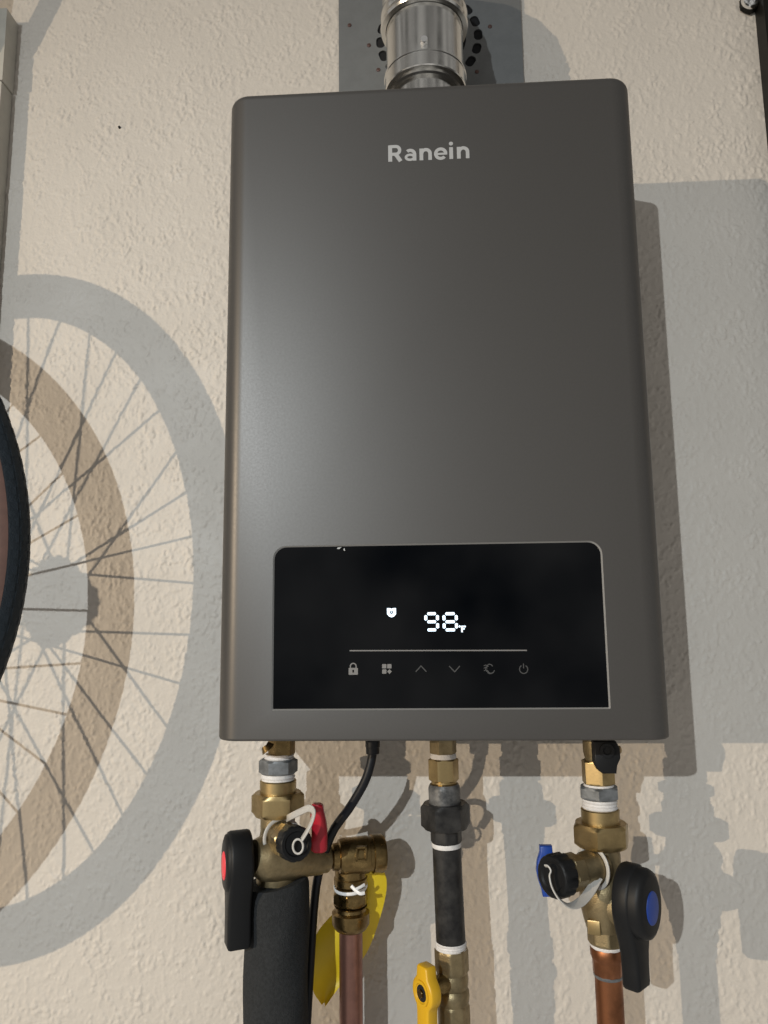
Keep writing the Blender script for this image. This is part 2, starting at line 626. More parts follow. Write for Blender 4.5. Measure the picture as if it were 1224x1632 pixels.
for u, kind, m in ((563, 'lock', 'print'), (616.5, 'grid', 'print'), (671, 'up', 'print_dim'), (724.5, 'down', 'print_dim'), (780, 'fan', 'print_dim'), (834.5, 'power', 'print_dim')):
    icon(u, 1066, kind, M[m])

# bits of torn protective film left on the top rim of the display
for u, v, w, h, s in ((541, 874, 8, 3, .3), (549, 876, 3, 4, -.5)):
    bm = bmesh.new()
    x, z = P2(u, v)
    w *= .0005
    h *= .0005
    slab(bm, [(x - w / 2, z - h * .3), (x, z - h * .5), (x + w / 2, z - h * .2 + s * w), (x + w * .2, z + h * .5), (x - w * .3, z + h * .4)], YF - .0003, YF - .0001)
    obj('film_scrap', bm, M['film'], heater, smooth=0)

# maker's name: each letter drawn from strokes
LK = (0.0363 + 0.0350) / 390.0
LX, LZ = -0.0350, 0.4921
lift_n = 0


def ribbon(bm, pts, w, closed=False):
    global lift_n
    lift_n += 1
    n = len(pts)
    Lp, Rp = [], []
    for i in range(n):
        p = V(pts[i])
        if closed:
            a_, b_ = V(pts[i - 1]), V(pts[(i + 1) % n])
        else:
            a_, b_ = V(pts[max(i - 1, 0)]), V(pts[min(i + 1, n - 1)])
        t = (b_ - a_).normalized()
        nr = V((-t.y, t.x)) * (w / 2)
        Lp.append(p + nr)
        Rp.append(p - nr)
    y0 = YF - 0.00010
    y1 = YF - 0.00020 - lift_n * 0.000006
    rings = []
    for l, r in zip(Lp, Rp):
        l3 = [(LX + q.x * LK, LZ + q.y * LK) for q in (l, r)]
        rings.append([V((l3[0][0], y0, l3[0][1])), V((l3[1][0], y0, l3[1][1])), V((l3[1][0], y1, l3[1][1])), V((l3[0][0], y1, l3[0][1]))])
    rings_mesh(bm, rings, closed=closed)


def earc(cx, cy_, rx, ry, a0, a1, n=18):
    return [(cx + rx * math.cos(math.radians(a0 + (a1 - a0) * k / n)), cy_ + ry * math.sin(math.radians(a0 + (a1 - a0) * k / n))) for k in range(n + 1)]


def letter_n(bm, o):
    ribbon(bm, [(o + 8.2, 0), (o + 8.2, 61)], 18)
    ribbon(bm, [(o + 9, 34)] + earc(o + 30, 34, 20, 20.5, 165, 0, 14) + [(o + 50, 20), (o + 50, 0)], 17)


bm = bmesh.new()
ribbon(bm, [(8.7, 0), (8.7, 85)], 19)
ribbon(bm, [(9, 78), (22, 78)] + earc(36, 58, 18.5, 20, 90, -90) + [(22, 38), (9, 38)], 16)
ribbon(bm, [(33, 38), (41, 29), (59, 0)], 19)
ribbon(bm, earc(105, 33, 21, 21.5, 132, 0, 14) + [(126, 20), (126, 0)], 16.5)
ribbon(bm, earc(104, 18.5, 19.5, 13, 40, 390, 28)[:-1], 12.5, closed=True)
letter_n(bm, 150)
ribbon(bm, earc(251, 30, 24, 24.5, 0, 318, 30), 16)
ribbon(bm, [(229, 29), (282, 29)], 10.5)
ribbon(bm, [(301, 0), (301, 61)], 18)
ribbon(bm, earc(301, 80, 5, 5, 0, 340, 14), 10, closed=True)
letter_n(bm, 329)
obj('brand_name', bm, M['logo'], heater, smooth=0)

# ------------------------------------------------------------------ flue and its wall plate
rc = at(684, 62, -0.004)
plate = thing('vent_wall_plate', 'grey galvanised wall plate with ring of slots behind the flue pipe', 'wall plate', (rc.x, 0, rc.z))
bm = bmesh.new()
x0, x1 = at(540, 80, -.0045).x, at(832, 60, -.0045).x
z0, z1 = rc.z - 0.103, rc.z + 0.103
slab(bm, rrect(x0, z0, x1, z1, .002, .002, .002, .002, 3), -0.0046, -0.0030)
pl = obj('plate', bm, M['plate'], plate, smooth=0)
bm = bmesh.new()
NS = 20
RS = (at(762, 59, -.0045).x - at(606, 64, -.0045).x) / 2
for k in range(NS):
    th = 2 * math.pi * (k + .1) / NS
    o = V((rc.x + RS * math.cos(th), 0, rc.z + RS * math.sin(th)))
    er = V((math.cos(th), 0, math.sin(th)))
    et = V((-math.sin(th), 0, math.cos(th)))
    out = rrect(-.0050, -.0069, .0050, .0069, .0044, .0044, .0044, .0044, 5)
    rings_mesh(bm, [[o + er * p + et * q + V((0, y, 0)) for p, q in out] for y in (-.012, .003)])
lathe(bm, (rc.x, -.012, rc.z), (0, 1, 0), [(0, .0418), (.015, .0418)], 48)
cut = obj('cutter', bm, M['dark'], None, smooth=0)
cut.data.update()
mod = pl.modifiers.new('cut', 'BOOLEAN')
mod.object = cut
mod.operation = 'DIFFERENCE'
mod.solver = 'EXACT'
bake(pl, None)
bpy.data.objects.remove(cut)
bm = bmesh.new()
lathe(bm, (rc.x, -.0026, rc.z), (0, 1, 0), [(0, RS + .012), (.0006, RS + .012)], 40)
obj('duct_shade', bm, M['dark'], plate)  # black disc, painted as the shade of the duct behind the slots
for u, v in ((588, 72), (603, 111), (781, 42), (760, 114), (557, 40)):
    bm = bmesh.new()
    p = at(u, v, -.005)
    lathe(bm, (p.x, -.0046, p.z), (0, -1, 0), [(0, .0024), (.0007, .0022), (.0010, .0012)], 14)
    obj('rivet', bm, M['rim'], plate)

pz = -0.0930
flue = thing('flue_pipe', 'shiny stainless steel flue pipe rising from heater top and bending into wall', 'flue pipe', (0, pz, HH))
bm = bmesh.new()
lathe(bm, (0, pz, HH - .002), (0, 0, 1), [(0, .0315), (.075, .0315)], 64)
obj('inner_collar', bm, M['steel'], flue)
zr1 = at(676, 80, pz - .039).z      # top of the lower ring
zr0 = at(676, 106, pz - .039).z
bm = bmesh.new()
lathe(bm, (0, pz, zr0), (0, 0, 1), [(0, .0335), (.0005, .0396), (.0015, .0404), (zr1 - zr0 - .0022, .0404), (zr1 - zr0 - .0016, .0411), (zr1 - zr0 - .0006, .0411), (zr1 - zr0, .0390)], 72, cap1=False)
lathe(bm, (0, pz, zr0 - .004), (0, 0, 1), [(0, .0345), (.0015, .0362), (.006, .0362)], 72)
obj('crimp_ring', bm, M['steel'], flue)
zel = at(612, 50, pz).z
bm = bmesh.new()
lathe(bm, (0, pz, zr1 - .001), (0, 0, 1), [(0, .0385), (.010, .0385), (zel - zr1 + .012, .0385)], 72, cap0=False, cap1=False)
obj('straight_pipe', bm, M['steel'], flue)
# elbow with rolled beads
bm = bmesh.new()
zc = rc.z
rho = min(0.060, zc - zel - 0.012)
lathe(bm, (0, pz, zel - .004), (0, 0, 1), [(0, .0390), (.0006, .0432), (.003, .0442), (.006, .0432), (.009, .0424), (.012, .0436), (.015, .0442), (.018, .0430), (.022, .0425), (zc - rho - zel + .006, .0425)], 72, cap0=False, cap1=False)
obj('elbow_collar', bm, M['steel'], flue)
bm = bmesh.new()
cy = pz + rho
rings = []
for k in range(0, 41):
    t = k / 40 * math.pi / 2
    cpos = V((0, cy - rho * math.cos(t), zc - rho + rho * math.sin(t)))
    tang = V((0, math.sin(t), math.cos(t)))
    e1 = V((1, 0, 0))
    e2 = tang.cross(e1)
    r = .0420 + .0010 * (1 if k % 8 in (3, 4) else 0)
    rings.append([cpos + e1 * r * math.cos(2 * math.pi * j / 48) + e2 * r * math.sin(2 * math.pi * j / 48) for j in range(48)])
tail = [p + V((0, -0.006 - cy, 0)) for p in rings[-1]]
rings.append(tail)
rings_mesh(bm, rings, cap0=False, cap1=False)
obj('elbow', bm, M['steel'], flue)
bm = bmesh.new()
lathe(bm, (0, cy, zc), (0, 1, 0), [(0, .0385), (-cy - .0012, .0385)], 48)
obj('wall_pipe', bm, M['steel'], flue)
p = at(676, 69, pz - .0385)
bm = bmesh.new()
lathe(bm, (p.x, pz - .0383, p.z), (0, -1, 0), [(0, .0040), (.0007, .0040), (.0009, .003)], 20)
nut(bm, (p.x, pz - .0390, p.z), (0, -1, 0), .0055, .0066, .0007)
obj('screw', bm, M['chrome'], flue)


# ------------------------------------------------------------------ plumbing
def vert(cx, y):
    """builds on a vertical axis: z from a sighted height"""
    def zv(v, u=None):
        return at(u if u is not None else 700, v, y).z
    return zv


def threads(bm, x, y, z0, z1, r, n=4, amp=.0006):
    prof = [(0, r - amp)]
    L = z1 - z0
    for k in range(n):
        prof += [(L * (k + .5) / n, r + amp * (.6 + .4 * math.sin(k * 2.1))), (L * (k + 1) / n, r - amp)]
    lathe(bm, (x, y, z0), (0, 0, 1), prof, 32)


def valve_handle(root, cpos, n, button, s=1.0, blade=.073, name='handle', bf=.0030):
    n = V(n).normalized()
    e2 = V((0, 0, 1))
    e1 = e2.cross(n).normalized()
    e2 = n.cross(e1)
    ol = []
    for k in range(0, 25):
        t = math.radians(-20 + 220 * k / 24)
        ol.append((.0215 * math.cos(t), .0305 * math.sin(t) if math.sin(t) > 0 else .026 * math.sin(t)))
    left = [(-.0175, -.018), (-.0135, -.0285), (-.0112, -.038), (-.0104, -.048), (-.0104, -blade + .003), (-.0090, -blade)]
    ol = ol + left + [(-a, b) for a, b in reversed(left)]
    ol = [(a * s, b * s) for a, b in ol]
    bm = bmesh.new()
    slab_b(bm, cpos, e1, e2, n, ol, -.0125 * s, bf * s, .0030 * s)
    head = [(.0205 * s * math.cos(math.radians(360 * k / 32)), (.029 if k < 16 else .025) * s * math.sin(math.radians(360 * k / 32))) for k in range(32)]
    slab_b(bm, cpos, e1, e2, n, head, -.0135 * s, .0125 * s, .0050 * s)
    h = obj(name, bm, M['black'], root, smooth=50)
    bm = bmesh.new()
    bt = [(.0100 * s * math.cos(math.radians(360 * k / 32)), .0128 * s * math.sin(math.radians(360 * k / 32))) for k in range(32)]
    slab_b(bm, cpos, e1, e2, n, bt, .010 * s, .0134 * s, .0010 * s)
    obj('button', bm, M[button], h, smooth=50)
    return h


def ribbed_cap(root, p, n, r, h, name='cap'):
    bm = bmesh.new()
    a, e1, e2 = basis(n)
    seg = 72
    rings = []
    for t, rr, rib in ((0, r * .93, 0), (.0006, r, 1), (h - .003, r, 1), (h - .001, r * .96, .4), (h, r * .88, 0), (h - .0002, r * .70, 0), (h - .0016, r * .62, 0), (h - .0016, r * .2, 0)):
        rings.append([p + a * t + (e1 * math.cos(2 * math.pi * j / seg) + e2 * math.sin(2 * math.pi * j / seg)) * (rr - (.0008 * rib if j % 6 < 2 else 0)) for j in range(seg)])
    rings_mesh(bm, rings)
    return obj(name, bm, M['black'], root, smooth=40)


# ---- hot side (left): union, service valve
HX, HY = -0.1454, -0.0904
zv = vert(HX, HY)
hot = thing('hot_water_valve', 'brass service valve with black lever and red button under left of heater', 'valve', (HX, HY, zv(1402, 440)))
Z = lambda v: zv(v, 443)
bm = bmesh.new()
nut(bm, (HX + .003, HY, Z(1203)), (0, 0, 1), .002 - Z(1203), .0210, .001, rot=.3)
obj('outlet_stub', bm, M['obrass'], hot)
bm = bmesh.new()
threads(bm, HX + .001, HY, Z(1214), Z(1201), .0128, 3)
obj('thread_tape', bm, M['tape'], hot)
bm = bmesh.new()
threads(bm, HX, HY, Z(1246), Z(1228), .0146, 3, .0004)
obj('thread_tape', bm, M['tape'], hot)
bm = bmesh.new()
nut(bm, (HX, HY, Z(1232)), (0, 0, 1), Z(1209) - Z(1232), .0300, .0016, rot=.2)
obj('reducer', bm, M['galv'], hot)
# loose flap of tape at the outlet
bm = bmesh.new()
pts = catmull([at(432, 1184, -.1073), at(428, 1190, -.1107), at(420, 1196, -.1107), at(418, 1198, -.1062)], 5)
sweep(bm, pts, rect(.006, .0004), V((0, -1, .2)))
obj('tape_flap', bm, M['obrass'], hot)
bm = bmesh.new()
zt, zb = Z(1242), Z(1270)
lathe(bm, (HX, HY, zb), (0, 0, 1), [(0, .0158), (zt - zb - .001, .0160), (zt - zb, .0152)], 40)
obj('union_tail', bm, M['brass'], hot)
bm = bmesh.new()
zt, zb = Z(1262), Z(1298)
nut(bm, (HX, HY, zb), (0, 0, 1), zt - zb, .0405, .0030, rot=.12)
obj('union_nut', bm, M['brass'], hot)
bm = bmesh.new()
zt, zb = Z(1298), Z(1350)
lathe(bm, (HX, HY, zb), (0, 0, 1), [(0, .0175), ((zt - zb) * .5, .0150), (zt - zb, .0150)], 36)
obj('neck', bm, M['dbrass'], hot)
# cross body, its axis runs from the lever back to the relief valve
BA = at(420, 1366, -.1062)
BB = at(520, 1368, -.0678)
ax = (BB - BA)
L = ax.length
bm = bmesh.new()
lathe(bm, BA, ax, [(-.010, .0135), (-.004, .0165), (0, .0185), (.012, .0195), (.026, .0190), (.036, .0165), (.044, .0150), (L - .006, .0135), (L - .005, .0120), (L, .0120)], 40)
obj('body', bm, M['dbrass'], hot)
bm = bmesh.new()
lathe(bm, (HX, HY, Z(1404)), (0, 0, 1), [(0, .0180), (Z(1350) - Z(1404), .0185)], 36)
obj('lower_neck', bm, M['dbrass'], hot)
hn = V((-.91, -.42, 0)).normalized()
valve_handle(hot, at(378, 1377, -.1164), hn, 'redbtn', 0.90, blade=.073, bf=.0095)
# drain port towards the viewer
D0 = at(446, 1334, -.1017)
D1 = at(474, 1346, -.1446)
dax = (D1 - D0).normalized()
bm = bmesh.new()
lathe(bm, D0 - dax * .006, dax, [(0, .0125), (.020, .0125), (.022, .0115), (.036, .0115)], 32)
obj('drain_port', bm, M['dbrass'], hot)
bm = bmesh.new()
nut(bm, D0 + dax * .017, dax, .013, .0245, .0012, rot=.25)
obj('drain_nut', bm, M['brass'], hot)
ribbed_cap(hot, D0 + dax * .0335, dax, .0142, .0135)
# red drain lever beside the cap
bm = bmesh.new()
pts = catmull([at(505, 1281, -.1220), at(506, 1296, -.1220), at(509, 1318, -.1198), at(509, 1340, -.1175), at(509, 1357, -.1153)], 6)
n = len(pts)
rings = []
for i, p in enumerate(pts):
    t = i / (n - 1)
    w = .0048 + .0016 * math.sin(min(1, t * 1.3) * math.pi / 2) * 1.1
    d = .005
    if i in (0, n - 1):
        w *= .7
    rings.append([p + V((a * w, b * d, 0)) for a, b in ((1, .6), (.6, 1), (-.6, 1), (-1, .6), (-1, -.6), (-.6, -1), (.6, -1), (1, -.6))])
rings_mesh(bm, rings)
obj('drain_lever', bm, M['red'], hot, smooth=60)
# milky strap: collar round the port, loop over to the cap
bm = bmesh.new()
a, e1, e2 = basis(dax)
pc = D0 + dax * .007
pts = [pc + (e1 * math.cos(t) + e2 * math.sin(t)) * .0158 for t in [2 * math.pi * k / 40 for k in range(40)]]
sweep(bm, pts, rect(.0030, .0016), a, closed=True)
cc = D0 + dax * .0358
pts = catmull([pc + (e1 * .3 + e2) .normalized() * .0156, at(462, 1302, -.120), at(478, 1294, -.130), at(493, 1288, -.138), at(500, 1296, -.144), at(494, 1316, -.148), at(481, 1338, -.1478)], 8)
sweep(bm, pts, rect(.0055, .0013), V((0, -1, .3)))
pts = [at(475, 1349, -.1468) + V((math.cos(t) * .0042, 0, math.sin(t) * .0056)) for t in [2 * math.pi * k / 24 for k in range(24)]]
sweep(bm, pts, rect(.0017, .0014), V((0, -1, 0)), closed=True)
obj('strap', bm, M['strap'], hot, smooth=50)

# ---- foam-sleeved hot pipe
zt = zv(1400, 441)
sleeve = thing('insulated_pipe', 'vertical pipe in thick charcoal foam insulation below the left valve', 'pipe', (HX, HY, -0.5))
bm = bmesh.new()
seg = 64
rings = []
rr = np.random.default_rng(3)
ph = rr.uniform(0, 6.28, 6)
for k in range(0, 60):
    z = -0.5 + (zt + .5) * k / 59
    ring = []
    for j in range(seg):
        th = 2 * math.pi * j / seg
        r = .0278 + .0005 * math.sin(th * 3 + z * 40 + ph[0]) + .0004 * math.sin(th * 5 - z * 70 + ph[1])
        dz = 0
        if k == 59:
            r -= .002
        if k >= 57:
            dz = .0035 * math.cos(th - .3) - .0015
        ring.append(V((HX + r * math.cos(th), HY + r * math.sin(th), z + dz)))
    rings.append(ring)
rings.append([V((HX, HY, rings[-1][j].z - .0005)) + (rings[-1][j] - V((HX, HY, rings[-1][j].z))) * .62 for j in range(seg)])
rings_mesh(bm, rings)
obj('foam_sleeve', bm, M['foam'], sleeve, smooth=60)
bm = bmesh.new()
lathe(bm, (HX, HY, -.5), (0, 0, 1), [(0, .0111), (zt + .5 + .004, .0111)], 24)
obj('pipe', bm, M['copper'], sleeve)

# ---- relief valve and its discharge pipe
RX, RY = -0.0838, -0.0560
zr = vert(RX, RY)
relief = thing('relief_valve', 'aged brass pressure relief tee to the right of the red drain lever', 'valve', (RX, RY, zr(1484, 560)))
RA = at(516, 1367, -.0701)
RB = at(612, 1359, -.0531)
ax = RB - RA
L = ax.length
bm = bmesh.new()
lathe(bm, RA, ax, [(-.004, .0085), (.006, .0090), (.008, .0112), (.013, .0118), (.014, .0140), (.018, .0152), (L - .016, .0158), (L - .0155, .0148), (L - .012, .0148), (L - .0115, .0164), (L - .003, .0168), (L - .0005, .0155), (L, .0120)], 44)
obj('body', bm, M['obrass'], relief)
bm = bmesh.new()
axn, e1, e2 = basis(ax)
o = at(576, 1361, -.0768)
for q in (((-.005, -.006), (-.0036, .006)), ((.0036, -.006), (.005, .006)), ((-.005, .0046), (.005, .006)), ((-.005, -.006), (.005, -.0046))):
    (x0, z0), (x1, z1) = q
    lst = [(x0, z0), (x1, z0), (x1, z1), (x0, z1)]
    nn = V((0, -1, 0))
    rings_mesh(bm, [[o + axn * a + V((0, 0, 1)) * b + nn * t for a, b in lst] for t in (-.006, .0006)])
obj('maker_mark', bm, M['obrass'], relief, smooth=0)
bm = bmesh.new()
zt = zr(1370, 562)
zb = zr(1440, 560)
lathe(bm, (RX, RY, zb), (0, 0, 1), [(0, .0130), (zr(1412, 560) - zb, .0130), (zr(1408, 560) - zb, .0150), (zr(1398, 560) - zb, .0152), (zr(1396, 560) - zb, .0142), (zt - zb, .0142)], 40)
obj('outlet_neck', bm, M['obrass'], relief)
bm = bmesh.new()
nut(bm, (RX, RY, zr(1440, 560)), (0, 0, 1), zr(1418, 560) - zr(1440, 560), .0290, .0022, rot=.5)
obj('nut', bm, M['obrass'], relief)
bm = bmesh.new()
zb = zr(1482, 560)
zt = zr(1442, 560)
h = zt - zb
lathe(bm, (RX, RY, zb), (0, 0, 1), [(0, .0120), (.0015, .0140), (.006, .0168), (h * .72, .0170), (h * .8, .0140), (h * .92, .0136), (h, .0150)], 40)
obj('compression_nut', bm, M['obrass'], relief)
dp = tag(obj('copper_pipe', (lambda b: (lathe(b, (RX, RY, -.5), (0, 0, 1), [(0, .0104), (zr(1476, 560) + .5, .0104)], 36), b)[1])(bmesh.new()), M['dcopper']),
         'dull brown copper discharge pipe hanging below the relief valve', 'pipe', 'bare copper pipes')
tie = bmesh.new()
ztie = zr(1412, 560)
pts = [V((RX + .0150 * math.cos(t), RY + .0150 * math.sin(t), ztie + .0022 * math.sin(t + .4))) for t in [2 * math.pi * k / 36 for k in range(36)]]
sweep(tie, pts, rect(.0012, .0030), V((0, 0, 1)), closed=True)
pts = catmull([at(560, 1412, -.0746), at(567, 1419, -.0768), at(574, 1424, -.0780), at(581, 1423, -.0768)], 5)
sweep(tie, pts, rect(.0030, .0016), V((0, -1, 0)))
pts = [at(566, 1418, -.0768), at(574, 1414, -.0757), at(581, 1410, -.0723)]
sweep(tie, pts, rect(.0026, .0016), V((0, -1, 0)))
tag(obj('cable_tie', tie, M['tie'], None, smooth=50), 'white nylon cable tie looped round the neck of the relief valve', 'cable tie')

# yellow tag: one bent sheet passing behind the discharge pipe
bm = bmesh.new()
lf = catmull([at(572, 1380, -.0520), at(566, 1420, -.0384), at(531, 1456, -.0339), at(503, 1492, -.0384), at(499, 1538, -.0475), at(499, 1578, -.0520), at(513, 1602, -.0520)], 6)
rf = catmull([at(604, 1374, -.0429), at(616, 1402, -.0384), at(612, 1440, -.0362), at(593, 1500, -.0339), at(574, 1534, -.0316), at(541, 1573, -.0407), at(518, 1605, -.0497)], 6)
nn = 8
rows = []
for i, (p, q) in enumerate(zip(lf, rf)):
    row = []
    for j in range(nn + 1):
        s = j / nn
        m_ = p.lerp(q, s)
        m_ = m_ + V((0, -.006 * math.sin(s * math.pi) * math.sin(i / (len(lf) - 1) * math.pi * 1.6), 0))
        row.append(m_)
    rows.append(row)
for off in (0, .0007):
    vs = [[bm.verts.new(p + V((0, off, 0))) for p in r] for r in rows]
    for i in range(len(vs) - 1):
        for j in range(nn):
            bm.faces.new((vs[i][j], vs[i][j + 1], vs[i + 1][j + 1], vs[i + 1][j]))
tag(obj('warning_tag', bm, M['tag'], None, smooth=80), 'bent bright yellow plastic tag hanging behind the thin copper discharge pipe', 'tag')

# ---- power cord
cord = thing('power_cord', 'thin black power cord hanging from heater underside past the foam pipe', 'cord', at(594, 1182, -.0960))
bm = bmesh.new()
pts = catmull([at(594, 1176, -.0960), at(593, 1206, -.0972), at(582, 1244, -.0972), at(558, 1286, -.0927), at(529, 1328, -.0836), at(509, 1388, -.0723), at(501, 1440, -.0633), at(495, 1530, -.0565), at(489, 1632, -.0542), at(484, 1720, -.0542), at(480, 1900, -.0542)], 10)
sweep(bm, pts, circ(px(6.7, -.08), 14))
obj('cable', bm, M['cord'], cord)
bm = bmesh.new()
p = at(594, 1202, -.0960)
lathe(bm, p, (0, 0, 1), [(0, .0048), (.0006, .0058), (.006, .0060), (.0065, .0064), (-p.z + .001, .0064)], 24)
obj('strain_relief', bm, M['cord'], cord)

# ---- gas line (centre)
GY = -0.0735
gx = lambda v: 0.0036 + (0.0081 - 0.0036) * max(0, min(1, (v - 1240) / 380))
zg = lambda v: at(710, v, GY).z
gas = thing('gas_pipe', 'black iron gas pipe with brass adapter and hex union under heater centre', 'pipe', (gx(1500), GY, zg(1512)))


def gl(v0, v1, prof, m, name, hexaf=None, cham=.0015, rot=0.0, sides=6):
    """piece of the gas line between two sighted heights"""
    bm = bmesh.new()
    A = V((gx(v1), GY, zg(v1)))
    B = V((gx(v0), GY, zg(v0)))
    ax = B - A
    if hexaf:
        nut(bm, A, ax, ax.length, hexaf, cham, rot, sides)
    else:
        lathe(bm, A, ax, [(t * ax.length, r) for t, r in prof], 40)
    return obj(name, bm, M[m], gas)


gl(1174, 1201, None, 'dbrass', 'inlet_hex', .0215, .001, .2)
gl(1200, 1212, [(0, .0110), (.5, .0118), (1, .0110)], 'tape', 'thread_tape')
gl(1208, 1244, None, 'brass', 'adapter_nut', .0238, .0012, .1)
gl(1243, 1256, [(0, .0118), (.15, .0128), (.35, .0118), (.5, .0126), (.7, .0112), (1, .0112)], 'brass', 'flare')
gl(1249, 1288, [(0, .0138), (.1, .0140), (.8, .0142), (.9, .0138), (1, .0128)], 'worn', 'union_top')
gl(1279, 1319, None, 'iron', 'union_nut', .0385, .0030, .1)
gl(1315, 1342, None, 'iron', 'union_bottom', .0258, .0012, .35, 8)
gl(1339, 1351, [(0, .0122), (.3, .0130), (.7, .0130), (1, .0120)], 'tape', 'thread_tape')
gl(1347, 1510, [(0, .0128), (.9, .0126), (1, .0126)], 'iron', 'nipple')
bm = bmesh.new()
threads(bm, gx(1506), GY, zg(1516), zg(1499), .0134, 4, .0005)
obj('thread_tape', bm, M['tape'], gas)

gv = thing('gas_valve', 'brass gas shutoff valve with yellow lever at bottom centre', 'valve', (gx(1640), GY, -.34))


def gvl(v0, v1, prof, m, name, hexaf=None, cham=.0015, rot=0.0, sides=6):
    o = gl(v0, v1, prof, m, name, hexaf, cham, rot, sides)
    o.parent = gv
    d = V(gas.location) - V(gv.location)
    for v in o.data.vertices:
        v.co += d
    return o


gvl(1509, 1548, None, 'dbrass', 'hex_end', .0275, .0020, .3, 8)
gvl(1546, 1574, [(0, .0120), (.15, .0132), (.5, .0138), (.8, .0134), (1, .0125)], 'dbrass', 'collar')
gvl(1572, 1600, [(0, .0125), (.2, .0133), (.5, .0140), (.8, .0138), (1, .0120)], 'dbrass', 'ball_body')
gvl(1597, 1640, None, 'dbrass', 'lower_hex', .0262, .0020, .2, 8)
gvl(1640, 1720, [(0, .0128), (1, .0128)], 'iron', 'lower_nipple')
# yellow lever, faces left and slightly forward
ln = V((-.80, -.60, 0)).normalized()
e2 = V((0, 0, 1))
e1 = e2.cross(ln).normalized()
lc = at(681, 1580, -.0972)
bm = bmesh.new()
ol = [(.0078, .012), (.0070, .0195), (.0055, .0212), (-.0055, .0212), (-.0070, .0195), (-.0078, .012)]
ol += [(.0140 * math.cos(t), .0140 * math.sin(t)) for t in [math.radians(a) for a in range(148, 233, 12)]]
ol += [(-.0080, -.0150), (-.0078, -.055), (-.0055, -.058), (.0055, -.058), (.0078, -.055), (.0080, -.0150)]
ol += [(.0140 * math.cos(t), .0140 * math.sin(t)) for t in [math.radians(a) for a in range(-52, 33, 12)]]
slab_b(bm, lc, e1, e2, ln, ol, -.005, .006, .0016)
lev = obj('lever', bm, M['yellow'], gv, smooth=45)
bm = bmesh.new()
lathe(bm, lc + ln * .0058, ln, [(0, .0100), (.0014, .0098), (.0015, .0078), (.0003, .0070), (.0003, .003)], 32)
obj('lever_ring', bm, M['yellow'], lev)
bm = bmesh.new()
lathe(bm, lc + ln * .0060, ln, [(0, .0066), (.0003, .0064)], 24)
obj('recess_shade', bm, M['dark'], lev)  # flat black disc in place of the shade inside the lever's hole
bm = bmesh.new()
nut(bm, lc + ln * .0062, ln, .002, .0062, .0004)
obj('lever_screw', bm, M['obrass'], lev)
bm = bmesh.new()
slab_b(bm, lc + V((0, 0, -.030)), e1, e2, ln, [(.0022 * math.cos(t), .004 * math.sin(t)) for t in [2 * math.pi * k / 16 for k in range(16)]], .0055, .0064, .0002)
obj('slot_shade', bm, M['dark'], lev)  # raised black pad, its colour standing for shade in a slot
bm = bmesh.new()
lathe(bm, V((gx(1580), GY, lc.z)), lc - V((gx(1580), GY, lc.z)), [(.008, .0080), (.018, .0078), (.022, .005), (.034, .004)], 24)
obj('stem', bm, M['obrass'], gv)

# ---- cold side (right)
CX_, CYY = 0.1381, -0.0945
zc_ = lambda v: at(958, v, CYY).z
cold = thing('cold_water_valve', 'brass service valve with black lever and blue button under right of heater', 'valve', (CX_, CYY, zc_(1505)))


def cl(v0, v1, prof, m, name, hexaf=None, cham=.0015, rot=0.0, dx=0.0, sides=6):
    bm = bmesh.new()
    zb, zt = zc_(v1), zc_(v0)
    if hexaf:
        nut(bm, (CX_ + dx, CYY, zb), (0, 0, 1), zt - zb, hexaf, cham, rot, sides)
    else:
        lathe(bm, (CX_ + dx, CYY, zb), (0, 0, 1), [(t * (zt - zb), r) for t, r in prof], 40)
    return obj(name, bm, M[m], cold)


cl(1172, 1214, [(0, .0100), (.4, .0118), (1, .0118)], 'dbrass', 'inlet_stub')
cl(1211, 1249, None, 'brass', 'inlet_nut', .0248, .0012, .55)
cl(1247, 1256, [(0, .0120), (.5, .0128), (1, .0118)], 'tape', 'thread_tape')
cl(1252, 1272, None, 'galv', 'reducer', .0306, .0016, .3)
bm = bmesh.new()
threads(bm, CX_, CYY, zc_(1294), zc_(1268), .0144, 5, .0006)
obj('thread_tape', bm, M['tape'], cold)
cl(1288, 1316, [(0, .0158), (.95, .0160), (1, .0152)], 'brass', 'union_tail')
cl(1310, 1347, None, 'brass', 'union_nut', .0425, .0030, .18)
cl(1345, 1400, [(0, .0185), (.4, .0150), (1, .0146)], 'dbrass', 'neck')
cl(1380, 1478, [(0, .0160), (.15, .0180), (.35, .0200), (.6, .0205), (.8, .0190), (1, .0150)], 'dbrass', 'body')
cl(1452, 1502, None, 'dbrass', 'lower_hex', .0290, .0016, .3, 0, 8)
cl(1496, 1509, [(0, .0130), (.3, .0142), (.6, .0142), (1, .0136)], 'tape', 'thread_tape')
# cast plaque on the lower hex
bm = bmesh.new()
o = at(947, 1478, CYY - .0142)
slab_b(bm, o, V((.94, -.33, 0)).normalized(), V((0, 0, 1)), V((-.33, -.94, 0)).normalized(), rrect(-.0052, -.0056, .0052, .0056, .001, .001, .001, .001, 3), -.003, .0016, .0005)
lab = obj('cast_plaque', bm, M['brass'], cold)
# stem towards the lever
cn = V((.74, -.67, 0)).normalized()
CB = V((CX_, CYY, zc_(1436)))
bm = bmesh.new()
lathe(bm, CB, cn, [(0, .0170), (.020, .0165), (.026, .0135), (.030, .0120)], 32)
obj('bonnet', bm, M['dbrass'], cold)
valve_handle(cold, at(1016, 1441, -.1328), cn, 'blue', 1.0, blade=.063)
